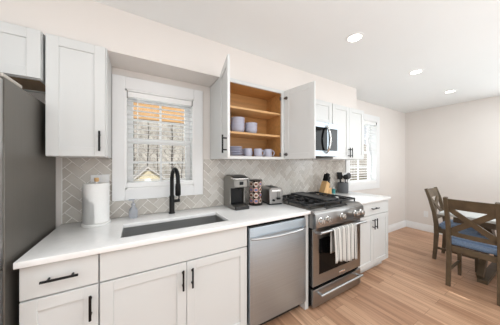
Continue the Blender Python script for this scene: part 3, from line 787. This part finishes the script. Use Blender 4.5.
def toaster():
    T = thing('toaster', 'stainless two-slice toaster on the counter beside the range', 'toaster', (1.764, -.165, .9142), -math.radians(12)); k = dict(world=False)
    w, l, h = .078, .118, .180
    out = []
    for cx, cz, a in ((w - .03, h - .03, 0), (-w + .03, h - .03, PI / 2)):
        for i in range(7): out.append((cx + .03 * math.cos(a + PI / 2 * i / 6), cz + .03 * math.sin(a + PI / 2 * i / 6)))
    out = [(w, .014)] + out + [(-w, .014)]
    MB().prism(out, 'y', -l + .012, l - .012, bev=.003).build('shell', M['toaster_steel'], T, **k)
    sm = [(u * .985, .010 + (v - .010) * .985) for u, v in out]
    MB().prism(sm, 'y', -l, -l + .0118, bev=.003).build('front_panel', M['toaster_steel'], T, **k)
    MB().prism(sm, 'y', l - .0118, l, bev=.003).build('back_panel', M['keurd'], T, **k)
    MB().box(-.040, .040, -.09, .09, h + .0003, h + .003, .001).build('top_plate', M['keurd'], T, **k)
    for x in (-.02, .02): MB().box(x - .011, x + .011, -.082, .082, h + .0031, h + .0045).build('slot', M['black'], T, **k)
    MB().box(-w + .006, w - .006, -l + .008, l - .008, 0, .0098, .002).build('base', M['black'], T, **k)
    MB().box(.010, .016, -l - .0008, -l - .0001, .05, .150).box(.030, .036, -l - .0008, -l - .0001, .05, .150).build('lever_track', M['black'], T, **k)
    MB().box(.002, .044, -l - .022, -l - .001, .060, .078, .004).build('lever', M['black'], T, **k)
    MB().lathe([(0, 0), (.013, 0), (.012, .012), (0, .012)], n=18, mtx=Matrix.Translation((-.030, -l - .0002, .05)) @ Matrix.Rotation(PI / 2, 4, 'X')).build('dial', M['black'], T, **k)
    MB().box(-.05, .05, -l - .0016, -l - .0002, .14, .158, .0005).build('bright_band', M['chrome'], T, **k)  # plain bright chrome band across the top of the front panel
toaster()

# ------------------------------------------------------------------ knife block, utensils, teal bottle
def knives():
    bx, by, bz = 2.696, -.120, .9142
    T = thing('knife_block', 'slanted light wood knife block on the counter right of the range', 'knife block', (bx, by, bz), 0)
    tilt = math.radians(24); d = Vector((math.sin(tilt), 0, math.cos(tilt))); px = Vector((math.cos(tilt), 0, -math.sin(tilt)))
    # side outline in x-z: leaning towards +x
    MB().prism([(-.062, 0), (.026, 0), (.070, .160), (.008, .196), (-.062, .03)], 'y', -.045, .045, bev=.003).build('wood_block', M['blockwood'], T, world=False)
    MB().box(.056, .108, -.040, .040, 0, .098, .003).build('lower_block', M['lightwood'], T, world=False)
    slots = [(.024, -.030, .115, 'front black-handled chef knife high in the knife block'), (.024, 0, .125, 'tallest black-handled knife at the middle of the knife block'), (.024, .030, .110, 'black-handled knife at the back of the knife block by the tile'),
             (.054, -.026, .085, 'short black-handled knife low on the front of the knife block'), (.054, .002, .085, 'short black-handled knife low in the middle of the knife block'), (.054, .028, .085, 'short black-handled knife low at the back of the knife block')]
    for sx, sy, L, lab in slots:
        # point on the top face between (.115,.155) and (.025,.205)
        f = (sx - .008) / .062; z = .196 - .036 * f
        e = thing('kitchen_knife', lab, 'knife', (bx + sx, by + sy, bz + z)); e.rotation_euler = (0, math.radians(20), 0); e['group'] = 'knives in the knife block'
        h = MB().box(-.013, .013, -.010, .010, .010, L, .004, 2).build('handle', M['black'], e, False)
        MB().box(-.008, .008, -.0015, .0015, -.0, .0098).build('bolster', M['chrome'], e, False)
    for i, yy in enumerate((-.024, -.008, .008, .024)):
        e = thing('steak_knife', ('black steak knife handle nearest the room in the low row of the knife block', 'second black steak knife handle from the room in the low row of the knife block', 'third black steak knife handle from the room in the low row of the knife block', 'black steak knife handle nearest the tile in the low row of the knife block')[i], 'knife', (bx + .082, by + yy, bz + .0982))
        e['group'] = 'steak knives in the low block'
        MB().box(-.009, .009, -.0055, .0055, .004, .078, .003, 2).build('handle', M['black'], e, False); MB().box(-.006, .006, -.001, .001, 0, .0038).build('bolster', M['chrome'], e, False)
knives()
def crock():
    cx, cy, z = 3.135, -.105, .9142
    tag(MB().lathe([(0, 0), (.068, 0), (.074, .006), (.076, .06), (.075, .150), (.072, .154), (.069, .150), (.069, .012), (0, .010)], (cx, cy, z), 36).build('utensil_crock', M['crock']), 'grey stoneware utensil crock on the counter near the far window', 'crock')
    def ut(name, lab, top, base, mk, m, cat='utensil'):
        b = Vector((cx + base[0], cy + base[1], z + .014)); d = Vector((top[0], top[1], 1)).normalized()
        e = thing(name, lab, cat, b); e.rotation_mode = 'QUATERNION'
        y = Vector((-.5, -.86, 0)); zax = d; xax = y.cross(zax).normalized() * 1; yax = zax.cross(xax)
        e.rotation_quaternion = Matrix((xax, yax, zax)).transposed().to_quaternion()
        MB().cyl((0, 0, 0), (0, 0, .188), .006, 10).build('handle', m, e, False)
        mk().build('head', m, e, False)
        e['group'] = 'utensils in the crock'
    ell = lambda rx, rz, zc, ry=.006: MB().lathe([(0, -1), (.5, -.87), (.87, -.5), (1, 0), (.87, .5), (.5, .87), (0, 1)], n=20, mtx=Matrix.Translation((0, 0, zc)) @ Matrix.Diagonal((rx, ry, rz, 1)))
    ut('serving_spoon', 'black nylon serving spoon leaning left in the grey crock', (-.24, -.02), (-.018, -.002), lambda: ell(.040, .052, .238), M['black'])
    ut('ladle', 'black round ladle standing left of centre in the grey crock', (-.05, -.14), (-.004, -.026), lambda: ell(.043, .040, .226, .022), M['black'])
    ut('spatula', 'black slotted spatula standing upright in the middle of the grey crock', (.03, .10), (.0, .035), lambda: MB().box(-.040, .040, -.003, .003, .185, .290, .002), M['black'])
    ut('pasta_spoon', 'dark grey nylon spoon right of centre in the grey crock', (.16, -.12), (.018, -.022), lambda: ell(.040, .052, .240), M['utgrey'])
    ut('slotted_spoon', 'pale steel slotted spoon leaning right in the grey crock', (.27, .03), (.014, .008), lambda: ell(.042, .052, .238), M['steel'])
    x, y = 2.945, -.085
    T = thing('small_bottle', 'small teal bottle with white cap between the knife block and crock', 'bottle', (x, y, z))
    MB().lathe([(0, 0), (.022, 0), (.024, .004), (.024, .06), (.012, .072), (0, .072)], (x, y, z), 20).build('bottle_body', M['teal'], T)
    MB().lathe([(0, .0722), (.011, .0722), (.011, .092), (0, .092)], (x, y, z), 16).build('cap', M['whiteplastic'], T)
crock()

# ------------------------------------------------------------------ dishes in the open cabinet
def dishes():
    zs = 1.6494; zb = UB + .0218
    bowlp = [(0, 0), (.034, 0), (.038, .003), (.060, .022), (.068, .045), (.069, .062), (.0665, .062), (.064, .045), (.056, .024), (.034, .007), (0, .006)]
    def bowl(x, y, z, lab, s=1.0):
        if 'b' not in P: P['b'] = MB().lathe(bowlp, n=32).build('bowl', M['dish']); o = P['b']
        else: o = P['b'].copy(); COL.objects.link(o)
        o.location = (x, y, z); o.scale = (s, s, 1); tag(o, lab, 'bowl', 'lavender bowls on the middle shelf')
    P = {}
    nm = ('lowest', 'second-lowest', 'second-highest', 'topmost')
    for i in range(4): bowl(1.345, -.165, zs + .031 * i, '%s lavender bowl of the tallest stack on the middle shelf' % nm[i])
    for i, q in enumerate(('lowest', 'middle', 'topmost')): bowl(1.500, -.165, zs + .028 * i, '%s lavender bowl of the short stack on the middle shelf, toward the range' % q, .94)
    for i, q in enumerate(('lowest', 'middle', 'topmost')): bowl(1.195, -.150, zs + .031 * i, '%s lavender bowl of the stack behind the open door on the middle shelf' % q, .86)
    plp = [(0, 0), (.05, 0), (.054, .003), (.086, .011), (.0895, .0125), (.0895, .0160), (.088, .0170), (.052, .0075), (0, .007)]
    big = None
    q = ('lowest', 'second', 'third', 'fourth', 'fifth', 'topmost')
    for i in range(6):
        if big is None: big = o = MB().lathe(plp, n=40).build('plate', M['dish'])
        else: o = big.copy(); COL.objects.link(o)
        sc = 1.0 if i < 3 else .88
        o.scale = (sc, sc, 1.0); o.location = (1.300, -.180, zb + .0165 * i)
        tag(o, '%s lavender plate%s in the plate stack on the cabinet floor' % (q[i], ' from the bottom' if 0 < i < 5 else ''), 'plate', 'lavender plates on the cabinet floor')
    mugp = [(0, 0), (.036, 0), (.040, .003), (.043, .02), (.0435, .086), (.042, .088), (.0405, .086), (.040, .02), (.036, .008), (0, .007)]
    first = None
    for x, y, a, lab in ((1.560, -.205, 30, 'lavender mug in the middle of the mug row on the cabinet floor'), (1.690, -.200, 20, 'lavender mug at the range end of the mug row on the cabinet floor'),
                         (1.452, -.180, 60, 'lavender mug next to the plate stack on the cabinet floor'), (1.465, -.075, 90, 'lavender mug at the back of the cabinet floor behind the mug row'), (1.635, -.085, 20, 'lavender mug at the back of the cabinet floor toward the range')):
        if first is None:
            first = o = thing('mug', lab, 'mug')
            MB().lathe(mugp, n=32).build('cup', M['dish'], o, False)
            MB().tube([(.042, 0, .070), (.060, 0, .072), (.070, 0, .060), (.070, 0, .036), (.060, 0, .022), (.042, 0, .022)], .0055, 10).build('handle', M['dish'], o, False)
        else: o = copy_tree(first)
        o.location = (x, y, zb); o.rotation_euler = (0, 0, math.radians(a - 40)); tag(o, lab, 'mug', 'lavender mugs on the cabinet floor')
dishes()

# ------------------------------------------------------------------ dining set
def dining_chair(label, loc, rz):
    """local: seat towards +y, back posts near y=0"""
    T = thing('dining_chair', label, 'chair', loc, rz, 'dining chairs'); k = dict(world=False); hw = .178
    path = [(0, -.004, 0), (0, .010, .16), (0, .020, .36), (0, .018, .50), (0, -.004, .66), (0, -.048, .84), (0, -.094, .985)]
    for s in (-1, 1): MB().sweep([(s * hw, p[1], p[2]) for p in path], .036, [.036, .042, .048, .048, .044, .040, .034], (1, 0, 0)).build('back_post', M['chairwood'], T, **k)
    ya = lambda z: [(path[i][1] + (path[i + 1][1] - path[i][1]) * (z - path[i][2]) / (path[i + 1][2] - path[i][2])) for i in range(6) if path[i][2] <= z <= path[i + 1][2]][0]
    # top rail, slightly bowed
    def rail(z0, z1, th, bow):
        t = bmesh.new(); n = 10; R = []
        for i in range(n + 1):
            f = -1 + 2 * i / n; x = f * (hw - .0185); bw = -bow * (1 - f * f)
            R.append([t.verts.new((x, ya(z) + bw + o, z)) for z, o in ((z0, -th), (z0, th), (z1, th), (z1, -th))])
        for A, B in zip(R, R[1:]):
            for i in range(4): t.faces.new((A[i], A[(i + 1) % 4], B[(i + 1) % 4], B[i]))
        t.faces.new(R[0][::-1]); t.faces.new(R[-1]); b = MB(); b.merge(t); return b
    rail(.862, .972, .011, .012).build('top_rail', M['chairwood'], T, **k)
    rail(.560, .604, .011, .012).build('lower_rail', M['chairwood'], T, **k)
    xb = MB()
    for s in (-1, 1):
        t = bmesh.new(); n = 10; R = []
        for i in range(n + 1):
            f = -1 + 2 * i / n; x = s * f * (hw - .0185); zc = .736 + f * .128; hz = .035; bw = -.012 * (1 - f * f) + s * .003
            R.append([t.verts.new((x, ya(min(.98, zc + dz)) + bw + o, zc + dz)) for dz, o in ((-hz, -.008), (-hz, .008), (hz, .008), (hz, -.008))])
        for A, B in zip(R, R[1:]):
            for i in range(4): t.faces.new((A[i], A[(i + 1) % 4], B[(i + 1) % 4], B[i]))
        t.faces.new(R[0][::-1]); t.faces.new(R[-1]); xb.merge(t)
    xb.build('cross_brace', M['chairwood'], T, **k)
    a = MB()
    a.box(-hw + .0185, hw - .0185, .008, .030, .388, .448, .002).box(-hw + .0185, hw - .0185, .385, .407, .388, .448, .002)
    for s in (-1, 1): a.box(s * hw - .011, s * hw + .011, .0445, .3775, .388, .448, .002)
    a.build('seat_frame', M['chairwood'], T, **k)
    for s in (-1, 1): MB().sweep([(s * hw, .396, 0), (s * hw, .396, .25), (s * hw, .396, .4478)], [.028, .034, .036], [.028, .034, .036], (1, 0, 0)).build('front_leg', M['chairwood'], T, **k)
    t = bmesh.new()
    vs = [t.verts.new((x, y, z)) for x in (-hw - .010, hw + .010) for y in (.0455, .425) for z in (.4485, .532)]
    for q in ((0, 1, 3, 2), (4, 6, 7, 5), (0, 4, 5, 1), (2, 3, 7, 6), (0, 2, 6, 4), (1, 5, 7, 3)): t.faces.new([vs[i] for i in q])
    bmesh.ops.bevel(t, geom=list(t.edges), offset=.022, segments=4, affect='EDGES')
    b = MB(); b.merge(t); b.build('seat_cushion', M['blue'], T, **k)
    for s in (-1, 1): MB().box(s * hw - .008, s * hw + .008, .026, .378, .155, .185, .002).build('stretcher', M['chairwood'], T, **k)
    return T
dining_chair('brown wood cross-back dining chair with blue seat, nearest the camera', (3.445, -1.345, 0), -PI / 2)
dining_chair('brown wood cross-back dining chair with blue seat, at the table end by the wall', (4.285, -.862, 0), PI)

def table():
    x0, x1, y0, y1 = 3.60, 4.88, -2.75, -1.04; xm = (x0 + x1) / 2
    T = thing('dining_table', 'pale-topped dining table with slanted brown trestle legs behind the nearest chair', 'table', (xm, (y0 + y1) / 2, 0))
    MB().box(x0, x1, y0, y1, .735, .765, .004, 2).build('tabletop', M['tabletop'], T)
    a = MB()
    for r in ((x0 + .10, x1 - .10, y1 - .13, y1 - .105), (x0 + .10, x1 - .10, y0 + .105, y0 + .13), (x0 + .10, x0 + .125, y0 + .13, y1 - .13), (x1 - .125, x1 - .10, y0 + .13, y1 - .13)): a.box(r[0], r[1], r[2], r[3], .655, .7348, .002)
    a.build('apron', M['chairwood'], T)
    for yy in (y1 - .31, y0 + .31):
        for s in (-1, 1):
            MB().sweep([(xm - s * .36, yy + s * .0295, .04), (xm + s * .36, yy + s * .0295, .654)], .055, .075, (0, 1, 0)).build('trestle_leg', M['chairwood'], T)
        MB().box(xm - .42, xm + .42, yy - .04, yy + .04, .0, .039, .003).build('foot_bar', M['chairwood'], T)
    MB().box(xm - .035, xm + .035, y0 + .36, y1 - .36, .30, .36, .002).build('stretcher', M['chairwood'], T)
table()

def outlet():
    T = thing('wall_outlet', 'white electrical outlet low on the wall behind the chairs', 'outlet', (XR, -.345, .34))
    MB().box(XR - .006, XR - .0006, -.380, -.310, .282, .398, .002).build('plate', M['trim'], T)
    for z in (.318, .362): MB().box(XR - .0072, XR - .0062, -.358, -.332, z - .012, z + .012, .0003).build('socket', M['whiteplastic'], T)
outlet()
T = thing('wall_outlet', 'white outlet plate on the grey tile behind the paper towel roll', 'outlet', (.225, -.007, 1.228))
MB().box(.166, .284, -.0125, -.0068, 1.192, 1.264, .002).build('plate', M['trim'], T)
for x in (.201, .249): MB().box(x - .012, x + .012, -.0138, -.0128, 1.215, 1.241, .0003).build('socket', M['whiteplastic'], T)

# ------------------------------------------------------------------ recessed ceiling lights
for (x, y), lab in (((2.085, -.925), 'round recessed ceiling light above the range'), ((3.313, -.925), 'round recessed ceiling light between the range and the dining table'), ((4.524, -.918), 'round recessed ceiling light nearest the far wall')):
    T = thing('recessed_light', lab, 'ceiling light', (x, y, CH), 0, 'recessed ceiling lights')
    MB().lathe([(.050, -.001), (.052, -.006), (.068, -.004), (.070, -.0006), (.050, -.0006)], (x, y, CH), 36).build('trim_ring', M['trim'], T)
    MB().lathe([(0, -.0008), (.0495, -.0008), (.0495, -.003), (0, -.003)], (x, y, CH), 32).build('diffuser', M['lamp'], T)
    light('recessed_lamp', 'SPOT', (x, y, CH - .012), (0, 0, 0), 1.4, (1, .97, .93), spot_size=2.3, spot_blend=.8, shadow_soft_size=.05)

# ------------------------------------------------------------------ outdoors
gb = MB(); gb.box(-60, 80, .6, 90, -2.4, -2.3)
g = gb.build('ground', M['leaflitter']); struct(g)
hb = bmesh.new(); rows = [(y, -2.3 + (0 if y < 36 else (y - 36) * .75)) for y in (33, 36, 40, 46, 54, 64)]
hv = [[hb.verts.new((-70 + 10 * i, y + 2 * math.sin(i * .8), z - 1.0 + 1.2 * math.sin(i * 1.1 + y * .2) * (y > 38))) for i in range(19)] for y, z in rows]
for A, B in zip(hv, hv[1:]):
    for i in range(18): hb.faces.new((A[i], A[i + 1], B[i + 1], B[i]))
ho = MB(); ho.merge(hb); struct(ho.build('hillside', M['woods']))
def house():
    T = thing('house', 'small cream gabled house outside the kitchen window', 'house', (1.5, 19, -2.3))
    x0, x1, y0, y1, ze, zr = -.05, 3.1, 17, 24, -.40, .92; xm = 1.35
    MB().prism([(x0, -2.3), (x1, -2.3), (x1, ze), (xm, zr), (x0, ze)], 'y', y0, y1).build('walls', M['siding'], T)
    r = MB()
    for a, za, b_, zb_ in ((xm, zr, x0, ze), (xm, zr, x1, ze)):
        dx, dz = b_ - a, zb_ - za; e = .1
        p = [(a, za + .02), (b_ + dx * e, zb_ + dz * e + .02), (b_ + dx * e, zb_ + dz * e + .16), (a, za + .16)]
        r.prism(p, 'y', y0 - .3, y1 + .3)
    r.build('roof', M['roof'], T)
    MB().box(xm - .25, xm + .25, y0 - .04, y0 - .005, -.35, .05).build('attic_vent', M['trim'], T)
house()
def tree(x, y, h, r, seed, lab):
    rn = random.Random(seed); z0 = -2.32
    T = thing('bare_tree', lab, 'tree', (x, y, z0), 0, 'bare trees in the woods outside'); b = MB()
    pts = []; px, py = x, y
    for i in range(7):
        f = i / 6; pts.append((px, py, z0 + h * f)); px += rn.uniform(-.12, .12); py += rn.uniform(-.12, .12)
    b.tube(pts, [r * (1 - .85 * i / 6) for i in range(7)], 8); b.build('trunk', M['bark'], T)
    c = MB()
    for i in range(34):
        f = rn.uniform(.18, .97); s = min(5, int(f * 6)); g_ = f * 6 - s; p = Vector(pts[s]).lerp(Vector(pts[s + 1]), g_)
        a = rn.uniform(0, 2 * PI); L = min(1.25, h * .16 * (1.15 - f) * rn.uniform(.7, 1.5)); d = Vector((math.cos(a), math.sin(a), rn.uniform(.5, 1.2)))
        q = [p, p + d * L * .5 + Vector((0, 0, .02 * L)), p + d * L + Vector((rn.uniform(-.2, .2), rn.uniform(-.2, .2), .2 * L))]
        c.tube(q, [r * .28 * (1.1 - f), r * .18 * (1.1 - f), .006], 5)
        for w in range(3):
            m = q[1].lerp(q[2], w / 3); dd = Vector((rn.uniform(-1, 1), rn.uniform(-1, 1), rn.uniform(.2, 1))); c.tube([m, m + dd * L * .35], [r * .1, .004], 4)
    c.build('branches', M['bark'], T)
rn = random.Random(11); n = 0
for row, (y, x0, nx) in enumerate(((9.5, -1.5, 5), (13.0, -5.2, 8), (27.0, -8.0, 11), (31.0, -9.7, 12))):
    for i in range(nx):
        x = x0 + 3.3 * i
        if (y < 12 and -.3 < x < 2.1) or (12 < y < 14 and -.3 < x < 2.4): continue
        tree(x + rn.uniform(-.25, .25), y + rn.uniform(-.2, .2), rn.uniform(9, 13), rn.uniform(.08, .17), 40 + n, 'bare winter tree in the woods outside the kitchen window'); n += 1
def porch():
    T = thing('porch_beam', 'orange pine board beam outside the top of the kitchen window', 'beam', (.8, 1.55, 2.0))
    for i in range(3): MB().box(-.6, 3.0, 1.5, 1.54, 2.03 + .125 * i, 2.145 + .125 * i, .004).build('board', M['porch'], T)
    for x in (-.55, 2.9): MB().box(x, x + .09, 1.545, 1.635, -2.3, 2.40, .004).build('post', M['porch'], T)
porch()
